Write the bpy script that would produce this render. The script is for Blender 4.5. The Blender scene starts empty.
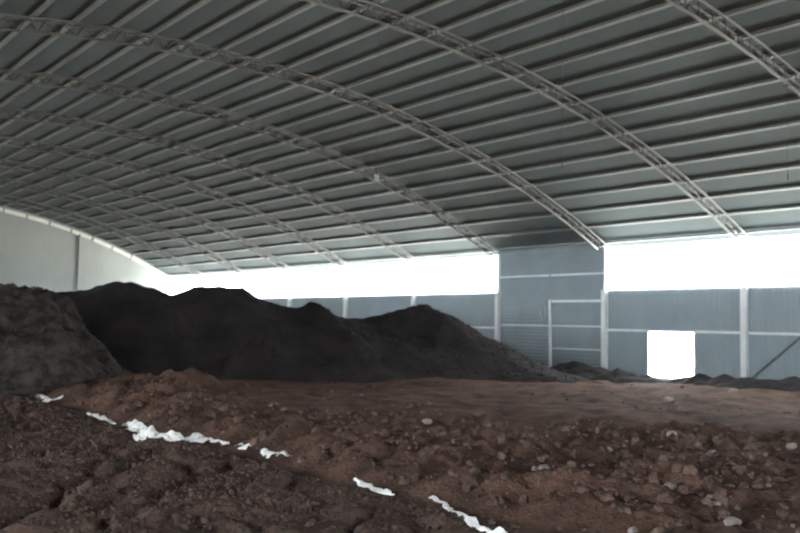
import bpy, math, random
import numpy as np
from mathutils import Matrix, Vector

# ------------------------------------------------------------------ camera
# world: x across the hall (far side wall at x = D), y along its length, z up from the dirt floor
F_PX, YAW, PITCH, ROLL = 940.18, 0.6372, 0.0574, 0.0140
CAM_Z = 2.075
D, Y0, W, RISE = 27.644, 18.206, 35.678, 4.626      # side wall, column line 0, span, rise of the arch
EAVE = 5.048
BAY = 6.0
SILL = 3.35
sc = bpy.context.scene
col = sc.collection
cp, sp, cy, sy = math.cos(PITCH), math.sin(PITCH), math.cos(YAW), math.sin(YAW)
FWD = Vector((sy * cp, cy * cp, sp))
RGT = Vector((cy, -sy, 0))
UPV = RGT.cross(FWD)
c_, s_ = math.cos(ROLL), math.sin(ROLL)
RGT, UPV = c_ * RGT + s_ * UPV, -s_ * RGT + c_ * UPV
cam_d = bpy.data.cameras.new('camera')
cam_d.sensor_width = 36.0
cam_d.lens = 36.0 * F_PX / 800.0
cam_d.clip_end = 2000
cam_d.dof.use_dof = True          # the photograph is soft all over
cam_d.dof.focus_distance = 3.0
cam_d.dof.aperture_fstop = 5.6
cam = bpy.data.objects.new('camera', cam_d)
cam.matrix_world = Matrix((
    (RGT.x, UPV.x, -FWD.x, 0), (RGT.y, UPV.y, -FWD.y, 0), (RGT.z, UPV.z, -FWD.z, CAM_Z), (0, 0, 0, 1)))
col.objects.link(cam)
sc.camera = cam

# ------------------------------------------------------------------ sky, exposure
wd = bpy.data.worlds.new('overcast_sky')
sc.world = wd
wd.use_nodes = True
bg = wd.node_tree.nodes['Background']
bg.inputs['Color'].default_value = (0.90, 0.985, 1.0, 1)
bg.inputs['Strength'].default_value = 1.0
sc.view_settings.view_transform = 'Standard'
sc.view_settings.look = 'None'
sc.view_settings.gamma = 1.0
sc.view_settings.use_curve_mapping = False
sc.view_settings.exposure = 4.7
sc.cycles.diffuse_bounces = 8
sun_d = bpy.data.lights.new('hazy_sun', 'SUN')
sun_d.energy = 4.0
sun_d.angle = math.radians(8)
sun_d.color = (1.0, .955, .88)
sun = bpy.data.objects.new('hazy_sun', sun_d)
sun.location = (-20, -40, 60)
sun.rotation_euler = Vector((.35, .45, -.82)).to_track_quat('-Z', 'Y').to_euler()   # from behind the viewer, high
col.objects.link(sun)

# ------------------------------------------------------------------ helpers
rng = np.random.default_rng(7)
random.seed(7)


def ray(px, py):
    return FWD * F_PX + RGT * (px - 400) + UPV * (266.5 - py)


def tag(o, label=None, cat=None, group=None, kind=None):
    if label: o['label'] = label
    if cat: o['category'] = cat
    if group: o['group'] = group
    if kind: o['kind'] = kind
    return o


def link(name, data, parent=None, loc=None):
    o = bpy.data.objects.new(name, data)
    col.objects.link(o)
    if parent is not None: o.parent = parent
    if loc is not None: o.location = loc
    return o


class MB:
    """collects boxes, bars and tubes into one mesh"""
    def __init__(s): s.v, s.f = [], []

    def hexa(s, pts):
        b = len(s.v); s.v += [tuple(p) for p in pts]
        s.f += [tuple(b + i for i in q) for q in ((0, 3, 2, 1), (4, 5, 6, 7), (0, 1, 5, 4), (1, 2, 6, 5), (2, 3, 7, 6), (3, 0, 4, 7))]

    def box(s, x0, x1, y0, y1, z0, z1):
        s.hexa([(x0, y0, z0), (x1, y0, z0), (x1, y1, z0), (x0, y1, z0), (x0, y0, z1), (x1, y0, z1), (x1, y1, z1), (x0, y1, z1)])

    def tube(s, pts, r, n=8, caps=True):
        pts = [Vector(p) for p in pts]
        b0 = len(s.v)
        prev = None
        for i, p in enumerate(pts):
            t = (pts[min(i + 1, len(pts) - 1)] - pts[max(i - 1, 0)]).normalized()
            if prev is None:
                a = t.cross(Vector((0, 0, 1)))
                if a.length < 1e-3: a = t.cross(Vector((0, 1, 0)))
                a.normalize()
            else:
                a = (prev - t * prev.dot(t)).normalized()
            prev = a
            c = t.cross(a)
            for k in range(n):
                w = 2 * math.pi * (k + .5) / n
                s.v.append(tuple(p + (a * math.cos(w) + c * math.sin(w)) * r))
        for i in range(len(pts) - 1):
            for k in range(n):
                q, e = b0 + i * n, (k + 1) % n
                s.f.append((q + k, q + e, q + n + e, q + n + k))
        if caps:
            s.f.append(tuple(b0 + k for k in range(n))[::-1])
            e = b0 + (len(pts) - 1) * n
            s.f.append(tuple(e + k for k in range(n)))

    def mesh(s, name, m, smooth=False):
        me = bpy.data.meshes.new(name)
        me.from_pydata(s.v, [], s.f)
        me.materials.append(m)
        me.polygons.foreach_set('use_smooth', [smooth] * len(me.polygons))
        me.update()
        return me

    def build(s, name, m, parent=None, smooth=False, loc=None):
        return link(name, s.mesh(name, m, smooth), parent, loc)


def mesh_np(name, V, Fq, m, smooth=True):
    me = bpy.data.meshes.new(name)
    Fq = np.asarray(Fq, dtype=np.int32)
    n, k = Fq.shape
    me.vertices.add(len(V)); me.vertices.foreach_set('co', np.asarray(V, dtype=np.float32).ravel())
    me.loops.add(n * k); me.loops.foreach_set('vertex_index', Fq.ravel())
    me.polygons.add(n); me.polygons.foreach_set('loop_start', np.arange(0, n * k, k, dtype=np.int32))
    me.polygons.foreach_set('use_smooth', np.full(n, smooth))
    me.update(calc_edges=True)
    me.validate()
    me.materials.append(m)
    return me


# gradient noise on arrays
_perm = np.random.default_rng(11).permutation(512)
_perm = np.concatenate([_perm, _perm, _perm])
_ang = np.random.default_rng(12).uniform(0, 2 * np.pi, 512)


def pn(x, y):
    xi, yi = np.floor(x).astype(int), np.floor(y).astype(int)
    xf, yf = x - xi, y - yi
    u, v = xf ** 3 * (xf * (xf * 6 - 15) + 10), yf ** 3 * (yf * (yf * 6 - 15) + 10)

    def g(i, j, dx, dy):
        a = _ang[_perm[(_perm[i & 511] + j) & 511]]
        return np.cos(a) * dx + np.sin(a) * dy
    n00, n10 = g(xi, yi, xf, yf), g(xi + 1, yi, xf - 1, yf)
    n01, n11 = g(xi, yi + 1, xf, yf - 1), g(xi + 1, yi + 1, xf - 1, yf - 1)
    return ((n00 * (1 - u) + n10 * u) * (1 - v) + (n01 * (1 - u) + n11 * u) * v) * 1.4


def fbm(x, y, s, octs=4, gain=.5):
    r, a = 0, 1
    for i in range(octs):
        r = r + a * pn(x * s + 17.3 * i, y * s - 9.1 * i); a *= gain; s *= 2.03
    return r


def sstep(a, b, x):
    t = np.clip((x - a) / (b - a), 0, 1)
    return t * t * (3 - 2 * t)


# ------------------------------------------------------------------ materials
def mat(name, color, rough=.7, metal=0.0, var=.0, scale=3.0, bump=0.0, bscale=30.0, color2=None, contrast=(.35, .65), spec=.5):
    m = bpy.data.materials.new(name); m.use_nodes = True
    nt = m.node_tree; b = nt.nodes['Principled BSDF']
    b.inputs['Roughness'].default_value = rough
    b.inputs['Metallic'].default_value = metal
    b.inputs['Specular IOR Level'].default_value = spec
    tc = nt.nodes.new('ShaderNodeNewGeometry')
    nz = nt.nodes.new('ShaderNodeTexNoise'); nz.inputs['Scale'].default_value = scale; nz.inputs['Detail'].default_value = 5
    nt.links.new(tc.outputs['Position'], nz.inputs['Vector'])
    rp = nt.nodes.new('ShaderNodeValToRGB')
    c2 = color2 or tuple(c * (1 - var) for c in color)
    rp.color_ramp.elements[0].position, rp.color_ramp.elements[1].position = contrast
    rp.color_ramp.elements[0].color = (*c2, 1); rp.color_ramp.elements[1].color = (*color, 1)
    nt.links.new(nz.outputs['Fac'], rp.inputs['Fac'])
    nt.links.new(rp.outputs['Color'], b.inputs['Base Color'])
    if bump:
        n2 = nt.nodes.new('ShaderNodeTexNoise'); n2.inputs['Scale'].default_value = bscale; n2.inputs['Detail'].default_value = 6
        nt.links.new(tc.outputs['Position'], n2.inputs['Vector'])
        bp = nt.nodes.new('ShaderNodeBump'); bp.inputs['Strength'].default_value = bump; bp.inputs['Distance'].default_value = .05
        nt.links.new(n2.outputs['Fac'], bp.inputs['Height'])
        nt.links.new(bp.outputs['Normal'], b.inputs['Normal'])
    return m


M_roof = mat('roof_sheet_grey', (.118, .142, .149), .85, var=.16, scale=.35, spec=.15)
M_purlin = mat('purlin_galvanised', (.235, .26, .265), .6, var=.12, scale=2)
M_truss = mat('truss_pale_paint', (.175, .175, .17), .5, var=.5, scale=.7)
M_web = mat('truss_web_dark', (.07, .07, .07), .6, var=.3, scale=2)
M_brace = mat('brace_dark_steel', (.16, .18, .19), .6, var=.3, scale=3)
M_wall = mat('wall_sheet_blue_grey', (.30, .36, .40), .5, var=.12, scale=.8)
M_gable = mat('gable_sheet_pale', (.30, .325, .315), .55, var=.08, scale=.5)
M_steel = mat('column_white_paint', (.88, .90, .92), .45, var=.12, scale=2)
M_girt = mat('girt_white_paint', (.86, .90, .92), .45, var=.15, scale=2)
M_trim = mat('flashing_white', (.82, .82, .78), .4, var=.1, scale=1.5)
M_bounce = mat('outside_bounce_pale', (.60, .59, .56), .9, var=.15, scale=.4)
M_yard = mat('outside_bare_ground', (.16, .13, .10), .95, var=.3, scale=.3)
M_floor = mat('brown_dirt', (.146, .086, .067), .95, color2=(.066, .041, .034), scale=1.4, bump=.8, bscale=14, spec=.05)
# the strip on the viewer's side of the buried film is a darker, greyer soil
nt = M_floor.node_tree
geo = nt.nodes.new('ShaderNodeNewGeometry'); sep = nt.nodes.new('ShaderNodeSeparateXYZ'); nt.links.new(geo.outputs['Position'], sep.inputs[0])
mr = nt.nodes.new('ShaderNodeMapRange'); mr.inputs['From Min'].default_value = 6.5; mr.inputs['From Max'].default_value = 7.2
nt.links.new(sep.outputs['X'], mr.inputs['Value'])
ramp = [n for n in nt.nodes if n.type == 'VALTORGB'][0]
mx = nt.nodes.new('ShaderNodeMix'); mx.data_type = 'RGBA'; mx.blend_type = 'MIX'
tint = nt.nodes.new('ShaderNodeMix'); tint.data_type = 'RGBA'; tint.blend_type = 'MULTIPLY'; tint.inputs['Factor'].default_value = 1
nt.links.new(ramp.outputs['Color'], tint.inputs['A']); tint.inputs['B'].default_value = (.80, .87, .93, 1)
nt.links.new(mr.outputs['Result'], mx.inputs['Factor'])
nt.links.new(tint.outputs['Result'], mx.inputs['A']); nt.links.new(ramp.outputs['Color'], mx.inputs['B'])
nt.links.new(mx.outputs['Result'], nt.nodes['Principled BSDF'].inputs['Base Color'])
M_crumb = mat('dark_crumb', (.112, .080, .069), .95, color2=(.040, .029, .026), scale=6, bump=.6, bscale=25, spec=.05)
M_clod = mat('brown_clod', (.170, .112, .094), .95, color2=(.060, .040, .034), scale=5, bump=.6, bscale=25, spec=.05)
M_heap = mat('dark_soil', (.027, .022, .0235), .95, color2=(.016, .013, .014), scale=.9, bump=.7, bscale=9, spec=.15)
M_heap2 = mat('grey_brown_soil', (.062, .050, .043), .95, color2=(.016, .013, .012), scale=3.2, bump=.8, bscale=9, spec=.2)
M_stone = mat('pale_stone', (.30, .25, .235), .85, var=.35, scale=9, bump=.3, bscale=20)
M_film = mat('white_plastic_film', (.93, .92, .92), .3, var=.03, scale=8)
M_cable = mat('black_cable', (.10, .105, .105), .6, var=.2, scale=10)
M_rope = mat('pale_rope', (.55, .56, .54), .8, var=.3, scale=20)

# ------------------------------------------------------------------ arch
XC = D - W / 2
ARC_R = (W * W / 4 + RISE ** 2) / (2 * RISE)
ZC = EAVE + RISE - ARC_R
A_MAX = math.asin((W / 2) / ARC_R)
K0, K1 = -6, 8
YF, YB = Y0 + BAY * K0, Y0 + BAY * K1


def arch(a, off=0.0):
    """x, z on the arch at angle a (positive to the far side wall); off moves it outwards"""
    return XC + (ARC_R + off) * math.sin(a), ZC + (ARC_R + off) * math.cos(a)


def arch_z(x, off=0.0):
    return ZC + math.sqrt((ARC_R + off) ** 2 - (x - XC) ** 2)


# ------------------------------------------------------------------ ground outside, roof, walls
g = MB(); g.box(-150, 190, -150, 260, -.6, -.14)
tag(g.build('floor_outside', M_yard), 'bare brown ground around the shed', 'ground', kind='structure')
g = MB(); g.box(D + .15, D + 45, -120, 200, -.14, -.10)  # pale strip added outside to bounce light up under the right-hand eave
tag(g.build('floor_bounce_strip', M_bounce), 'added pale ground strip beyond the side wall, bouncing light onto the roof', 'ground', kind='structure')

# roof skin with ribs running over the arch
ROOF_OFF = .20
A_OV = A_MAX + .45 / ARC_R
SP, SAG = 1.045, .018
n_p = int(2 * A_MAX * ARC_R / SP)
per = 10
aa = [A_OV] + [A_MAX - i * SP / per / ARC_R for i in range(0, n_p * per + 1)] + [-A_MAX, -A_OV]
sg = [0] + [SAG * (1 - (2 * ((i % per) / per) - 1) ** 2) for i in range(0, n_p * per + 1)] + [0, 0]
aa, sg = np.array(aa)[::-1], np.array(sg)[::-1]
na = len(aa)
prof = np.linspace(YF - .3, YB + .35, 60)
V, npf = [], len(prof)
for th in (0, .012):                    # the sheets hang a little between the purlins
    for a, d_ in zip(aa, sg):
        R = ARC_R + ROOF_OFF - d_ + th + prof * 0
        V.append(np.stack([XC + R * np.sin(a), prof, ZC + R * np.cos(a)], 1))
V = np.concatenate(V)
ii, jj = np.meshgrid(np.arange(na - 1), np.arange(npf - 1), indexing='ij')
q = (ii * npf + jj).ravel()
Fq = np.stack([q, q + 1, q + npf + 1, q + npf], 1)
ceiling = link('ceiling', mesh_np('ceiling', V, np.concatenate([Fq, Fq[:, ::-1] + na * npf]), M_roof, True))
tag(ceiling, 'arched grey metal roof with purlins running the length of the shed', 'roof', kind='structure')

# purlins: C channels along the hall under the sheets
for i in range(1, n_p + 1):
    a = A_MAX - (i * SP) / ARC_R
    if a < -A_MAX: break
    p = MB()
    t, d, w, lip = .004, .085, .10, .02
    ca, sa = math.cos(a), math.sin(a)

    def P(u, v):        # u along the arch (towards the far wall), v down from the sheet
        R = ARC_R + ROOF_OFF - .002 - v
        x, z = XC + R * sa, ZC + R * ca
        return x + u * ca, z - u * sa
    for (u0, u1, v0, v1) in ((-w - t * 2, -w, 0, d), (-w, 0, 0, t * 2), (-w, 0, d - t * 2, d), (-t * 2, 0, d - lip - .008, d - .008)):
        c = [P(u0, v1), P(u1, v1), P(u1, v0), P(u0, v0)]
        p.hexa([(c[k][0], YF, c[k][1]) for k in range(4)] + [(c[k][0], YB, c[k][1]) for k in range(4)])
    p.build('purlin', M_purlin, ceiling)
# eave beam along both edges
for sgn in (1, -1):
    p = MB()
    x = D + .02 if sgn > 0 else D - W - .02
    p.box(x - .05, x + .05, YF, YB, EAVE + .09, EAVE + .17)
    p.build('eave_beam', M_purlin, ceiling)


def sheet(w, h, pitch=.2, depth=.014, vertical=True):
    """ribbed steel sheet, w along y, h along z, ribs proud towards -x"""
    L = w if vertical else h
    n = max(1, round(L / pitch)); pt = L / n
    pr = []
    for k in range(n):
        b = k * pt
        pr += [(b, 0), (b + pt * .55, 0), (b + pt * .65, -depth), (b + pt * .9, -depth)]
    pr.append((L, 0))
    mb = MB()
    for back in (0, .006):
        for (s, dx) in pr:
            for e in (0, h if vertical else w):
                mb.v.append((dx + back, s, e) if vertical else (dx + back, e, s))
    n = len(pr)
    for k in range(n - 1):
        a = 2 * k
        fr = (a, a + 2, a + 3, a + 1)
        bk = tuple(i + 2 * n for i in fr)
        if not vertical: fr, bk = fr[::-1], bk[::-1]
        mb.f += [fr[::-1], bk]
        mb.f += [(a, a + 2 * n, a + 2 + 2 * n, a + 2), (a + 1, a + 3, a + 3 + 2 * n, a + 1 + 2 * n)]
    mb.f += [(0, 1, 1 + 2 * n, 2 * n), (2 * n - 2, 4 * n - 2, 4 * n - 1, 2 * n - 1)]
    return mb


XW = D + .12           # plane of the side sheets, outside the columns
wall_r = link('wall_right', None)
tag(wall_r, 'long blue-grey sheet metal side wall with open band above', 'wall', kind='structure')
me_full = sheet(1.002, SILL - .02).mesh('panel', M_wall)
me_short = sheet(1.002, SILL - 1.82).mesh('panel', M_wall)
me_hp = {}
for k in range(-6, 8):
    yb = Y0 + BAY * k
    if k == 1: continue
    for j in range(6):
        short = (k == 0 and j in (2, 3))
        o = link('panel', me_short if short else me_full, wall_r, (XW, yb + j - .001, 1.80 if short else 0.0))
# bay closed to the eave, sheets with level ribs
for a, b in ((0, .48), (.48, 1.0)):
    for r in range(6):
        hh = (EAVE + .10) / 6
        key = round(b - a, 3)
        if key not in me_hp: me_hp[key] = sheet((b - a) * BAY + .01, hh + .01, .14, .012, False).mesh('panel', M_wall)
        link('panel', me_hp[key], wall_r, (XW, Y0 + BAY * (1 + a) - .005, r * hh))


def rail(y0, y1, z, h=.09, name='girt', d=.07, m=None, x=None):
    p = MB(); xx = XW - .035 if x is None else x
    p.box(xx - d, xx, y0, y1, z - h / 2, z + h / 2)
    return p.build(name, m or M_girt, wall_r)


CW = .20
for k in range(-6, 8):
    y0, y1 = Y0 + BAY * k + CW / 2, Y0 + BAY * (k + 1) - CW / 2
    if k == 1:
        ym = Y0 + BAY * 1.48
        for z in (4.0, 1.95):
            rail(y0, ym - .05, z, .075 if z > 3 else .06)
            rail(ym + .05, y1, z, .075 if z > 3 else .06)
        rail(y0, ym - .05, 2.94, .10)
        rail(y0, ym - .05, 1.05, .05, d=.04)
        p = MB(); p.box(XW - .035 - .10, XW - .035, ym - .05, ym + .05, 0, 3.0)
        p.build('post', M_girt, wall_r)
    else:
        if k == 0:
            rail(y0, Y0 + 2.0, 1.83); rail(Y0 + 2.0, Y0 + 4.0, 1.83, .06); rail(Y0 + 4.0, y1, 1.83)
        else:
            rail(y0, y1, 1.82)
        rail(y0, y1, SILL - .02, .05, 'sill_rail', .05)
# thin frame of the doorway
p = MB(); p.box(XW - .06, XW + .02, Y0 + 1.97, Y0 + 2.01, 0, 1.80); p.build('door_jamb', M_wall, wall_r)
p = MB(); p.box(XW - .06, XW + .02, Y0 + 3.99, Y0 + 4.03, 0, 1.80); p.build('door_jamb', M_wall, wall_r)
p = MB(); p.box(XW - .08, XW + .03, Y0 + 1.98, Y0 + 4.02, 0, .16); p.build('door_sill', M_wall, wall_r)
# slanting brace in the nearest bay
p = MB(); p.tube([(XW - .10, Y0 - .12, .25), (XW - .10, Y0 - 2.05, 1.80)], .035, 6); p.build('brace', M_brace, wall_r)

# near side wall behind the camera: sheets with the same open band
wall_l = MB()
wall_l.box(D - W - .16, D - W - .12, YF, YB, 0, SILL)
tag(wall_l.build('wall_left', M_wall), 'low sheet metal wall on the near side of the shed', 'wall', kind='structure')

# far gable: vertical sheets under the arch
wall_b = link('wall_back', None)
tag(wall_b, 'pale sheet metal end wall filling the arch', 'wall', kind='structure')
x = D - W - .1
while x < D + .1:
    x1 = min(x + 1.0, D + .12)
    n = 6
    pr = []
    for k in range(n):
        b = x + (x1 - x) * k / n; pt = (x1 - x) / n
        pr += [(b, 0), (b + pt * .5, 0), (b + pt * .62, -.012), (b + pt * .88, -.012)]
    pr.append((x1 + .004, 0))
    mb = MB()
    for back in (0, .006):
        for (xx, dy) in pr:
            xq = min(max(xx, D - W - .12), D + .12)
            zt = arch_z(xq, ROOF_OFF - .02)
            mb.v += [(xx, YB + .05 + dy + back, 0), (xx, YB + .05 + dy + back, zt)]
    m_ = len(pr)
    for k in range(m_ - 1):
        a = 2 * k
        mb.f += [(a, a + 2, a + 3, a + 1), tuple(i + 2 * m_ for i in (a + 1, a + 3, a + 2, a))]
        mb.f += [(a + 1, a + 3, a + 3 + 2 * m_, a + 1 + 2 * m_), (a, a + 2 * m_, a + 2 + 2 * m_, a + 2)]
    mb.f += [(0, 1, 1 + 2 * m_, 2 * m_), (2 * m_ - 2, 4 * m_ - 2, 4 * m_ - 1, 2 * m_ - 1)]
    mb.build('panel', M_gable, wall_b)
    x += 1.0
for xx in (XC - 6, XC + .2, XC + 5.8, XC + 11.2):
    p = MB(); p.box(xx - .06, xx + .06, YB - .16, YB + .02, 0, arch_z(xx, -.1)); p.build('post', M_gable, wall_b)
# pale flashing where the gable meets the roof, in lengths
for i in range(24):
    a0 = -A_MAX + 2 * A_MAX * i / 24; a1 = -A_MAX + 2 * A_MAX * (i + 1) / 24 - .004
    p = MB()
    pts = []
    for y_ in (YB - .10, YB):
        for (a, o) in ((a0, -.22), (a1, -.22), (a1, .02), (a0, .02)):
            xx, zz = arch(a, o); pts.append((xx, y_, zz))
    p.hexa(pts); p.build('flashing', M_trim, wall_b)

# gable behind the camera with a wide open entrance
wf = MB()
def gable_piece(xa, xb, z0):
    n = 12
    for i in range(n):
        u0, u1 = xa + (xb - xa) * i / n, xa + (xb - xa) * (i + 1) / n
        c0, c1 = [arch_z(min(max(u, D - W - .1), D + .1), ROOF_OFF) for u in (u0, u1)]
        wf.hexa([(u0, YF - .1, z0), (u1, YF - .1, z0), (u1, YF - .05, z0), (u0, YF - .05, z0), (u0, YF - .1, c0), (u1, YF - .1, c1), (u1, YF - .05, c1), (u0, YF - .05, c0)])
gable_piece(D - W - .1, XC - 4, 0); gable_piece(XC - 4, XC + 4, 5.0); gable_piece(XC + 4, D + .1, 0)
tag(wf.build('wall_front', M_gable), 'sheet metal end wall with wide entrance behind the viewpoint', 'wall', kind='structure')

# ------------------------------------------------------------------ columns
col_label = {
    -1: 'pale steel column nearest the viewer, just past the right edge',
    0: 'pale steel column right of the bright doorway, nearest in view',
    1: 'pale steel column left of the bright doorway at edge of tall closed bay',
    2: 'bright white steel column on the left edge of the tall closed bay',
    3: 'slim pale column behind the peak of the right-hand dark mound',
    4: 'slim pale column above the dip of the dark heap, left of right-hand peak',
    5: 'short visible top of pale column by the small pointed bump of the heap',
    6: 'far pale column behind the broad left-hand hump of the heap',
    7: 'farthest free-standing pale column before the corner of the end wall',
    8: 'pale corner column where side wall meets the pale end wall'}
for k in range(-1, 9):
    yk = Y0 + BAY * k
    t = link('steel_column', None, None, (D, yk, 0))
    tag(t, col_label[k], 'column', 'steel columns along the side wall')
    h = CW / 2
    p = MB(); p.box(-h + .02, h, -h, h, 0.02, SILL); p.build('shaft', M_steel, t)
    p = MB(); p.box(.0, .10, -.03, .03, SILL, EAVE - .05); p.build('upper_shaft', M_steel, t)
    p = MB(); p.box(-.16, .12, -.16, .16, 0, .02); p.build('base_plate', M_steel, t)
    p = MB(); p.box(-.16, .12, -.12, .12, EAVE - .05, EAVE - .03); p.build('cap_plate', M_steel, t)

# ------------------------------------------------------------------ lattice arch trusses
def arc_pts(off, y, n=72, a0=-A_MAX, a1=A_MAX):
    out = []
    for i in range(n + 1):
        x, z = arch(a0 + (a1 - a0) * i / n, off); out.append((x, y, z))
    return out


UO, LO, HW = -.005, -.33, .13
tl, t1, t2 = MB(), MB(), MB()
ae = A_MAX - .25 / ARC_R
tl.tube(arc_pts(LO, 0, 72, -ae, ae), .038, 8)
t1.tube(arc_pts(UO, -HW), .03, 8)
t2.tube(arc_pts(UO, HW), .03, 8)
web = MB()
NW = 76
for i in range(NW):
    a0 = -ae + 2 * ae * i / NW; a1 = -ae + 2 * ae * (i + .5) / NW; a2 = -ae + 2 * ae * (i + 1) / NW
    for s in (-HW, HW):
        l0, u, l1 = arch(a0, LO), arch(a1, UO), arch(a2, LO)
        web.tube([(l0[0], 0, l0[1]), (u[0], s, u[1])], .012, 5, False)
        web.tube([(u[0], s, u[1]), (l1[0], 0, l1[1])], .012, 5, False)
    u = arch(a1, UO)
    web.tube([(u[0], -HW, u[1]), (u[0], HW, u[1])], .012, 5, False)
shoe = MB(); shoe.box(D - .30, D + .05, -.10, .10, EAVE - .03, EAVE - .005)
ME = {n: b.mesh(n, M_web if n == 'web' else M_truss, True) for n, b in (('lower_chord', tl), ('upper_chord', t1), ('upper_chord_b', t2), ('web', web), ('end_plate', shoe))}
ordw = {-2: None, -1: 'nearest lattice roof truss, crossing the upper right corner',
        0: 'second lattice roof truss, landing on the column right of the doorway',
        1: 'third lattice roof truss, landing on the column left of the doorway',
        2: 'fourth lattice roof truss, landing at left edge of the closed bay',
        3: 'fifth lattice roof truss, ending above the right-hand mound peak',
        4: 'sixth lattice roof truss from the viewer, over the heap dip',
        5: 'seventh lattice roof truss from the viewer, third before the end wall',
        6: 'eighth lattice roof truss from the viewer, second before the end wall',
        7: 'last lattice roof truss before the pale end wall'}
for k in range(-1, 8):
    t = link('roof_truss', None, None, (0, Y0 + BAY * k, 0))
    tag(t, ordw[k], 'roof truss', 'lattice arch trusses under the roof')
    link('lower_chord', ME['lower_chord'], t)
    link('upper_chord', ME['upper_chord'], t)
    link('upper_chord', ME['upper_chord_b'], t)
    w_ = link('web', ME['web'], t); w_['kind'] = 'stuff'
    link('end_plate', ME['end_plate'], t)


# ------------------------------------------------------------------ dirt floor
def ground(x, y):
    """height of the dirt floor; x across, y along"""
    x = np.asarray(x, float); y = np.asarray(y, float)
    ln = 6.8 + .22 * pn(y * .35, y * 0 + 3.3)              # line of the buried film, along the hall
    front = 1 - sstep(-.9, -.15, x - ln)
    mid = sstep(.15, 1.0, x - ln)
    led = 10.2 + .62 * (17 - y) + .9 * pn(x * .5, y * .5)   # where the churned soil stops
    rough = mid * (1 - sstep(-.4, .5, x - np.maximum(led, 9.5)))
    h = front * (.10 + .08 * fbm(x, y, .5, 3))
    h += front * .075 * fbm(x + 3, y, 2.1, 4, .6)
    h -= front * .10 * np.clip(1 - np.abs(fbm(x * 1.0 - y * .45, y * .5, .55, 2)) * 7, 0, 1)   # rills
    h += mid * (.12 + .10 * fbm(x, y + 40, .35, 3))
    h += rough * (.10 + .15 * fbm(x + 9, y, 1.3, 5, .62))
    h += mid * (1 - rough) * .035 * fbm(x, y, 1.5, 4, .6)
    h += .42 * np.exp(-(((x - 10) / 1.6) ** 2 + ((y - 22.5) / 3.0) ** 2)) * (1 + .5 * fbm(x, y, 1.2, 4, .6)) * mid
    h -= .08 * np.exp(-((x - ln) / .35) ** 2)
    h *= 1 - sstep(25.6, 27.2, x)
    return h + .02


def axis(segs):
    out = []
    for a, b, d in segs:
        out.append(np.arange(a, b, d))
    return np.concatenate(out + [[segs[-1][1]]])


xs = axis([(D - W - .1, 1, .5), (1, 3, .12), (3, 16, .05), (16, 22, .08), (22, D + .1, .14)])
ys = axis([(YF, 2, .6), (2, 5, .12), (5, 15, .05), (15, 22, .08), (22, 34, .16), (34, YB, .8)])
Xg, Yg = np.meshgrid(xs, ys, indexing='ij')
Zg = ground(Xg, Yg)
nx, ny = len(xs), len(ys)
ii, jj = np.meshgrid(np.arange(nx - 1), np.arange(ny - 1), indexing='ij')
q = (ii * ny + jj).ravel()
floor = link('floor', mesh_np('floor', np.stack([Xg.ravel(), Yg.ravel(), Zg.ravel()], 1), np.stack([q, q + ny, q + ny + 1, q + 1], 1), M_floor, True))
tag(floor, 'churned brown dirt floor of the shed', 'floor', kind='structure')


def on_ground(px, py):
    v = ray(px, py); z = 0.0
    for _ in range(6):
        t = (z - CAM_Z) / v.z
        z = float(ground(v.x * t, v.y * t))
    return v.x * t, v.y * t, z


# ------------------------------------------------------------------ soil heaps
def heap_mesh(name, hf, x0, x1, y0, y1, step, m):
    hx = np.arange(x0, x1, step); hy = np.arange(y0, y1, step)
    X, Y = np.meshgrid(hx, hy, indexing='ij')
    H = hf(X, Y)
    keep = H > -.05
    n2 = len(hy)
    ii, jj = np.meshgrid(np.arange(len(hx) - 1), np.arange(n2 - 1), indexing='ij')
    fk = (keep[:-1, :-1] & keep[1:, :-1] & keep[1:, 1:] & keep[:-1, 1:]).ravel()
    q = (ii * n2 + jj).ravel()[fk]
    Fq = np.stack([q, q + n2, q + n2 + 1, q + 1], 1)
    used = np.unique(Fq); remap = np.full(X.size, -1); remap[used] = np.arange(len(used))
    Vv = np.stack([X.ravel(), Y.ravel(), H.ravel()], 1)[used]
    return mesh_np(name, Vv, remap[Fq], m, True)


def crest_y(x):       # the ridge of the dark heap runs across the hall
    return 22.5 + (22.5 - x) * .46 + 4.3


SIL = [(-60, 290), (0, 291), (60, 292), (88, 291), (105, 284), (125, 282), (150, 287), (170, 293), (180, 293), (192, 290), (207, 287), (225, 286.5), (242, 288), (260, 296), (278, 304), (294, 310),
       (303, 309), (311, 302.5), (317, 303), (328, 313), (345, 319), (362, 318), (385, 315), (402, 308), (418, 305.5), (430, 306), (446, 314), (465, 324), (480, 334), (500, 348), (520, 363), (538, 375), (556, 384), (580, 390)]
cx, cz = [], []
for (px, py) in SIL:
    v = ray(px, py)
    # t such that v.y t = crest_y(v.x t)
    t = (22.5 + 22.5 * .46 + 4.3) / (v.y + .46 * v.x)
    cx.append(v.x * t); cz.append(CAM_Z + v.z * t)
cx, cz = np.array(cx), np.array(cz)


def heap_h(x, y):
    c = np.interp(x, cx, cz, left=cz[0], right=-.5)
    c = c * sstep(3.5, 8.0, x) - .3 * (1 - sstep(3.5, 5, x))
    u = (y - crest_y(x)) + .5 * fbm(x, y, .35, 2)
    r = np.where(u < 0, 4.4, 7.5)
    s = np.sqrt((u / r) ** 2 + .004) - .063
    h = c * (1 - s) - .3 * np.clip(s - .9, 0, 1)
    h = h + .10 * fbm(x, y, .9, 6, .6) * np.clip(h * 2, 0, 1)
    return np.where(h < .05, h * 3 - .1, h)


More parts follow.
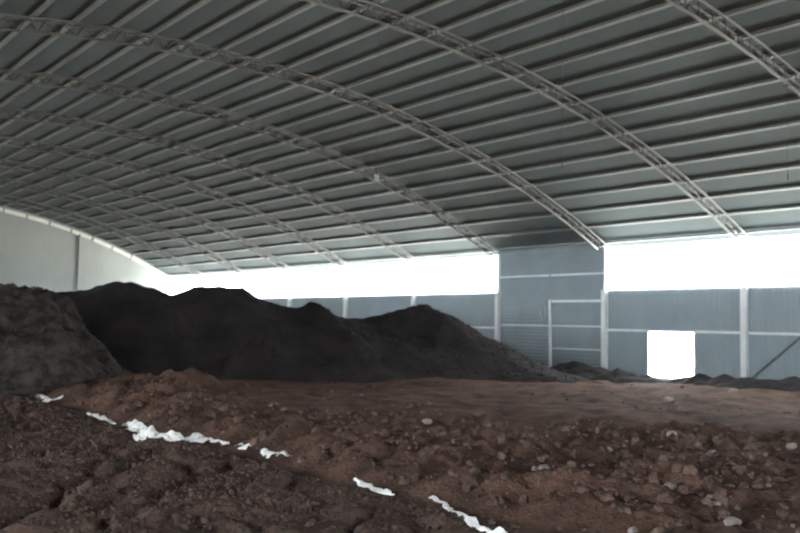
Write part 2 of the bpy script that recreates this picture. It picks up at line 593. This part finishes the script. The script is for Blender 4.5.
def heap2_h(x, y):
    u = (y - 28.6 - .12 * (7 - x)) + .5 * fbm(x + 5, y, .4, 2)
    c = 2.86 * (1 - sstep(8.0, 10.6, x + .4 * fbm(x, y, .5, 3))) + .14 * fbm(x * 1.0, y * .3, .9, 3)
    r = np.where(u < 0, 3.6, 4.5)
    s = np.sqrt((u / r) ** 2 + .01) - .1
    h = c * (1 - s)
    h = h + .22 * fbm(x, y, .9, 5, .6) * np.clip(h * 2, 0, 1)
    return np.where(h < .05, h * 3 - .1, h)


def heap1_cut(x, y):
    h = heap_h(x, y)
    return np.where(heap2_h(x, y) > h + .25, -1, h)


heap1 = o = link('soil_heap', heap_mesh('soil_heap', heap1_cut, 3.0, 24.6, 18, 46, .09, M_heap))
tag(o, 'long dark heap of soil with several rounded peaks', 'heap')


heap2 = o = link('rubble_heap', heap_mesh('rubble_heap', heap2_h, -7.4, 12.2, 22, 34, .09, M_heap2))
tag(o, 'rough grey-brown heap of soil and rubble at the left edge', 'heap')


def ridge_h(x, y):
    e = sstep(5, 7, y) * (1 - sstep(25, 26.8, y))
    u = (x - 26.25 + .25 * fbm(x * 0, y, .5, 3)) / 1.35
    h = (.50 + .20 * fbm(x * 0 + 2, y, .55, 4)) * e * (1 - np.abs(u) ** 1.6) + .07 * fbm(x, y, 2.2, 3) * e
    h = h - .30 * np.exp(-((y - (Y0 + 2.0)) / 1.7) ** 4)
    return np.where(x > 27.45, -.2, np.where(e > .02, h, -.2))


o = link('soil_ridge', heap_mesh('soil_ridge', ridge_h, 24.6, 27.5, 5, 27, .07, M_heap))
tag(o, 'low dark ridge of soil along the foot of the side wall', 'ridge')

# ------------------------------------------------------------------ loose clods (uncountable)
PHI = (1 + 5 ** .5) / 2
ICO = np.array([(-1, PHI, 0), (1, PHI, 0), (-1, -PHI, 0), (1, -PHI, 0), (0, -1, PHI), (0, 1, PHI), (0, -1, -PHI), (0, 1, -PHI), (PHI, 0, -1), (PHI, 0, 1), (-PHI, 0, -1), (-PHI, 0, 1)]) / math.sqrt(1 + PHI * PHI)
ICF = np.array([(0, 11, 5), (0, 5, 1), (0, 1, 7), (0, 7, 10), (0, 10, 11), (1, 5, 9), (5, 11, 4), (11, 10, 2), (10, 7, 6), (7, 1, 8), (3, 9, 4), (3, 4, 2), (3, 2, 6), (3, 6, 8), (3, 8, 9), (4, 9, 5), (2, 4, 11), (6, 2, 10), (8, 6, 7), (9, 8, 1)])


def scatter(name, n, xr, yr, size, hf, m, label, parent, accept=None):
    x = rng.uniform(*xr, n); y = rng.uniform(*yr, n)
    if accept is not None:
        k = accept(x, y); x, y = x[k], y[k]
    n = len(x)
    r = size[0] * (size[1] / size[0]) ** (rng.random(n) ** 2.2)
    z = hf(x, y) + r * .15
    sc3 = r[:, None, None] * rng.uniform(.6, 1.25, (n, 1, 3)) * rng.uniform(.75, 1.25, (n, 12, 1))
    an = rng.uniform(0, 2 * np.pi, n); tl_ = rng.uniform(-.8, .8, n)
    P = ICO[None] * sc3
    ct, st = np.cos(tl_)[:, None], np.sin(tl_)[:, None]
    P = np.stack([P[..., 0], P[..., 1] * ct - P[..., 2] * st, P[..., 1] * st + P[..., 2] * ct], -1)
    ca, sa = np.cos(an)[:, None], np.sin(an)[:, None]
    P = np.stack([P[..., 0] * ca - P[..., 1] * sa, P[..., 0] * sa + P[..., 1] * ca, P[..., 2]], -1)
    P += np.stack([x, y, z], 1)[:, None]
    Fc = (ICF[None] + 12 * np.arange(n)[:, None, None]).reshape(-1, 3)
    o = link(name, mesh_np(name, P.reshape(-1, 3), Fc, m, False), parent)
    return tag(o, label, kind='stuff')


def acc_mid(x, y):
    led = 10.2 + .62 * (17 - y)
    p = np.where(x < np.maximum(led, 9.5), 1.0, .05) * np.where(np.abs(x - 6.8) < .3, .3, 1)
    return rng.random(len(x)) < p * np.clip(1.2 - (y - 5) / 26, .25, 1)


scatter('soil_clods', 9000, (7.0, 24), (4, 24), (.02, .10), ground, M_clod, 'loose brown clods scattered over the churned middle of the floor', floor, acc_mid)
scatter('soil_crumbs', 9000, (1, 6.6), (5, 24), (.015, .055), ground, M_crumb, 'fine soil crumbs covering the strip in the foreground', floor)
scatter('heap_rubble', 1500, (-2, 11), (24.3, 29), (.02, .08), heap2_h, M_heap2, 'loose lumps lying on the rough heap at the left edge', heap2, lambda x, y: heap2_h(x, y) > .15)

scatter('heap_crumbs', 5000, (8.5, 24), (21.5, 31), (.02, .05), heap_h, M_heap, 'dark crumbs on the face of the long heap', heap1, lambda x, y: (heap_h(x, y) > .12) & (heap2_h(x, y) < heap_h(x, y)) & (y < crest_y(x) - .3))

# ------------------------------------------------------------------ pale stones
def stone_mesh(seed):
    import bmesh
    r = random.Random(seed)
    bm = bmesh.new(); bmesh.ops.create_icosphere(bm, subdivisions=2, radius=1)
    off = Vector((r.uniform(0, 50), r.uniform(0, 50), r.uniform(0, 50)))
    from mathutils import noise
    sx, sy_, sz = r.uniform(.8, 1.3), r.uniform(.7, 1.1), r.uniform(.5, .8)
    for v in bm.verts:
        d_ = 1 + .35 * noise.noise(v.co * 1.1 + off)
        v.co = Vector((v.co.x * sx, v.co.y * sy_, v.co.z * sz)) * d_
    me = bpy.data.meshes.new('stone'); bm.to_mesh(me); bm.free()
    me.materials.append(M_stone)
    return me


SM = [stone_mesh(s) for s in range(6)]
STONES = [(668, 402, .16, 'pale stone on the flat dirt in front of the bright doorway'),
          (733, 391, .14, 'pale stone at the foot of the column right of the doorway'),
          (672, 448, .09, 'flat pale stone at the edge of the churned soil below the doorway'),
          (712, 454, .075, 'left of two small pale stones side by side on the churned soil'),
          (722, 451, .055, 'right of two small pale stones side by side on the churned soil'),
          (670, 488, .075, 'upright pinkish stone in the lower right foreground'),
          (716, 505, .05, 'upper of two small pale stones close together at lower right'),
          (710, 512, .04, 'lower of two small pale stones close together at lower right'),
          (733, 526, .075, 'rounded pale stone at the bottom edge on the right'),
          (730, 488, .06, 'narrow pale stone right of the upright pinkish stone'),
          (633, 519, .07, 'low pinkish stone near the bottom edge, right of centre'),
          (602, 520, .05, 'small pale stone near the bottom edge, left of the low pinkish stone'),
          (792, 449, .09, 'pale stone at the right edge of the picture'),
          (544, 465, .08, 'pale stone in the churned soil, right of the film end'),
          (535, 470, .05, 'small pale stone touching the larger one in the churned soil'),
          (427, 428, .10, 'pale stone in the middle of the floor below the mound peak'),
          (609, 454, .06, 'small pale stone in the churned soil left of the doorway line')]
for i, (px, py, r, lb) in enumerate(STONES):
    x, y, z = on_ground(px, py)
    if i == 1: z = float(ridge_h(np.array([x]), np.array([y]))[0]) if x > 25.2 else z
    o = link('stone', SM[i % 6], None, (x, y, max(z, 0) + r * .3))
    o.scale = (r, r, r); o.rotation_euler = (0, 0, i * 1.3)
    tag(o, lb, 'stone', 'pale stones on the dirt floor')

# ------------------------------------------------------------------ white film showing along the buried line
def film(pix, w, label, seed, lift=.06):
    """crumpled film lying on the dirt along a line of points found on the ground"""
    C = np.array([on_ground(px, py)[:2] for px, py in pix])
    L = np.concatenate([[0], np.cumsum(np.linalg.norm(np.diff(C, axis=0), axis=1))])
    n_t = max(8, int(L[-1] / .045)); n_s = max(6, int(w / .035))
    t = np.linspace(0, L[-1], n_t)
    cx_, cy_ = np.interp(t, L, C[:, 0]), np.interp(t, L, C[:, 1])
    ker = np.ones(7) / 7
    cx_ = np.convolve(np.pad(cx_, 3, 'edge'), ker, 'valid'); cy_ = np.convolve(np.pad(cy_, 3, 'edge'), ker, 'valid')
    tx, ty = np.gradient(cx_), np.gradient(cy_)
    nn = np.hypot(tx, ty) + 1e-9
    T, S = np.meshgrid(t, np.linspace(-1, 1, n_s), indexing='ij')
    e = T / L[-1]
    half = w * .5 * np.clip(np.sin(np.pi * np.clip(e, .02, .98)) ** .6, .2, 1) * (1 + .9 * pn(T * 2.1 + seed * 7.7, T * 0 + seed))
    X = cx_[:, None] + S * half * (-ty / nn)[:, None] + .05 * pn(T * 5, S * 2 + seed)
    Y = cy_[:, None] + S * half * (tx / nn)[:, None] + .05 * pn(T * 4 + 9, S * 2 + seed)
    Z = ground(X, Y) + .02 + lift * (.3 + 1.7 * np.abs(fbm(X + seed, Y, 2.6, 3, .6))) * (1.15 - S * S)
    V0 = np.stack([X.ravel(), Y.ravel(), Z.ravel()], 1)
    V1 = V0 - np.array([0, 0, .004])
    ii, jj = np.meshgrid(np.arange(n_t - 1), np.arange(n_s - 1), indexing='ij')
    q = (ii * n_s + jj).ravel()
    keep = (fbm(X + seed, Y, 2.6, 3)[:-1, :-1].ravel() - .8 * (np.abs(S)[:-1, :-1].ravel() - .5)) > -.48    # torn edge
    q = q[keep]
    Fq = np.stack([q, q + 1, q + n_s + 1, q + n_s], 1)
    n = len(V0)
    o = link('plastic_film', mesh_np('plastic_film', np.concatenate([V0, V1]), np.concatenate([Fq, Fq[:, ::-1] + n]), M_film, False))
    return tag(o, label, 'plastic film', 'white film strips showing along the buried line')


film([(36, 396), (48, 398), (64, 401)], .20, 'farthest scrap of white film, at the foot of the rough left heap', 1, .05)
film([(87, 406), (100, 408), (117, 410)], .18, 'second scrap of white film from the left, half buried', 2, .045)
film([(124, 410), (132, 420), (138, 431), (150, 438), (168, 441), (188, 441), (206, 443), (228, 447)], .48, 'large crumpled sheet of white film with a bend', 3, .075)
film([(236, 448), (250, 452)], .22, 'tiny scrap of white film between the large sheet and a longer scrap', 7, .03)
film([(260, 455), (275, 459), (291, 462)], .18, 'short scrap of white film right of the tiny scrap', 4, .04)
film([(353, 482), (372, 490), (384, 495), (397, 498)], .11, 'thin sliver of white film in the middle foreground', 5, .03)
film([(426, 500), (446, 507), (463, 519), (476, 527), (492, 530), (512, 536), (530, 545)], .13, 'nearest strip of white film, running off the bottom edge', 6, .03)

# ------------------------------------------------------------------ hanging cables and rope
def cable(px, k, length, label, lamp=False):
    """cable dropping from the lower chord of truss k"""
    yk = Y0 + BAY * k
    v = ray(px[0], px[1]); t = yk / v.y
    x = v.x * t
    z = arch_z(x, LO) - .04
    o = link('hanging_cable', None, None, (x, yk, z - length))
    tag(o, label, 'cable', 'cables hanging from the trusses')
    p = MB(); p.tube([(0, 0, length), (.01, 0, length * .6), (-.006, 0, length * .3), (0, 0, .05)], .006, 6); p.build('cord', M_cable, o)
    p = MB(); p.tube([(0, -.05, length), (0, .05, length)], .03, 6); p.build('clip', M_cable, o)
    p = MB()
    if lamp:
        p.tube([(0, 0, .06), (0, 0, -.10)], .045, 8); p.build('socket', M_cable, o)
        b = MB(); b.tube([(0, 0, -.10), (0, 0, -.13), (0, 0, -.2), (0, 0, -.24)], .055, 10); b.build('bulb', M_rope, o, True)
    else:
        p.tube([(0, 0, .06), (0, 0, -.06)], .016, 8); p.build('end_plug', M_cable, o)


cable((379, 22), 0, 3.55, 'thin black cable with a lamp holder hanging from the second truss', True)
cable((787, 88), -1, 2.2, 'thin black cable hanging at the right edge from the nearest truss')
cable((563, -48), -1, 4.2, 'long thin black cable hanging near the middle from the nearest truss')

yr = Y0 + BAY * 1.54
pts = []
for i in range(41):
    w = 2 * math.pi * i / 40 * 2
    pts.append((D - .02 + .01 * math.sin(3 * w) - .0006 * i, yr + (.15 + .015 * math.sin(i)) * math.sin(w), 2.52 + .36 * math.cos(w)))
p = MB(); p.tube(pts, .014, 6)
tag(p.build('rope_coil', M_rope, None, True), 'pale rope looped on the post in the tall closed bay', 'rope')
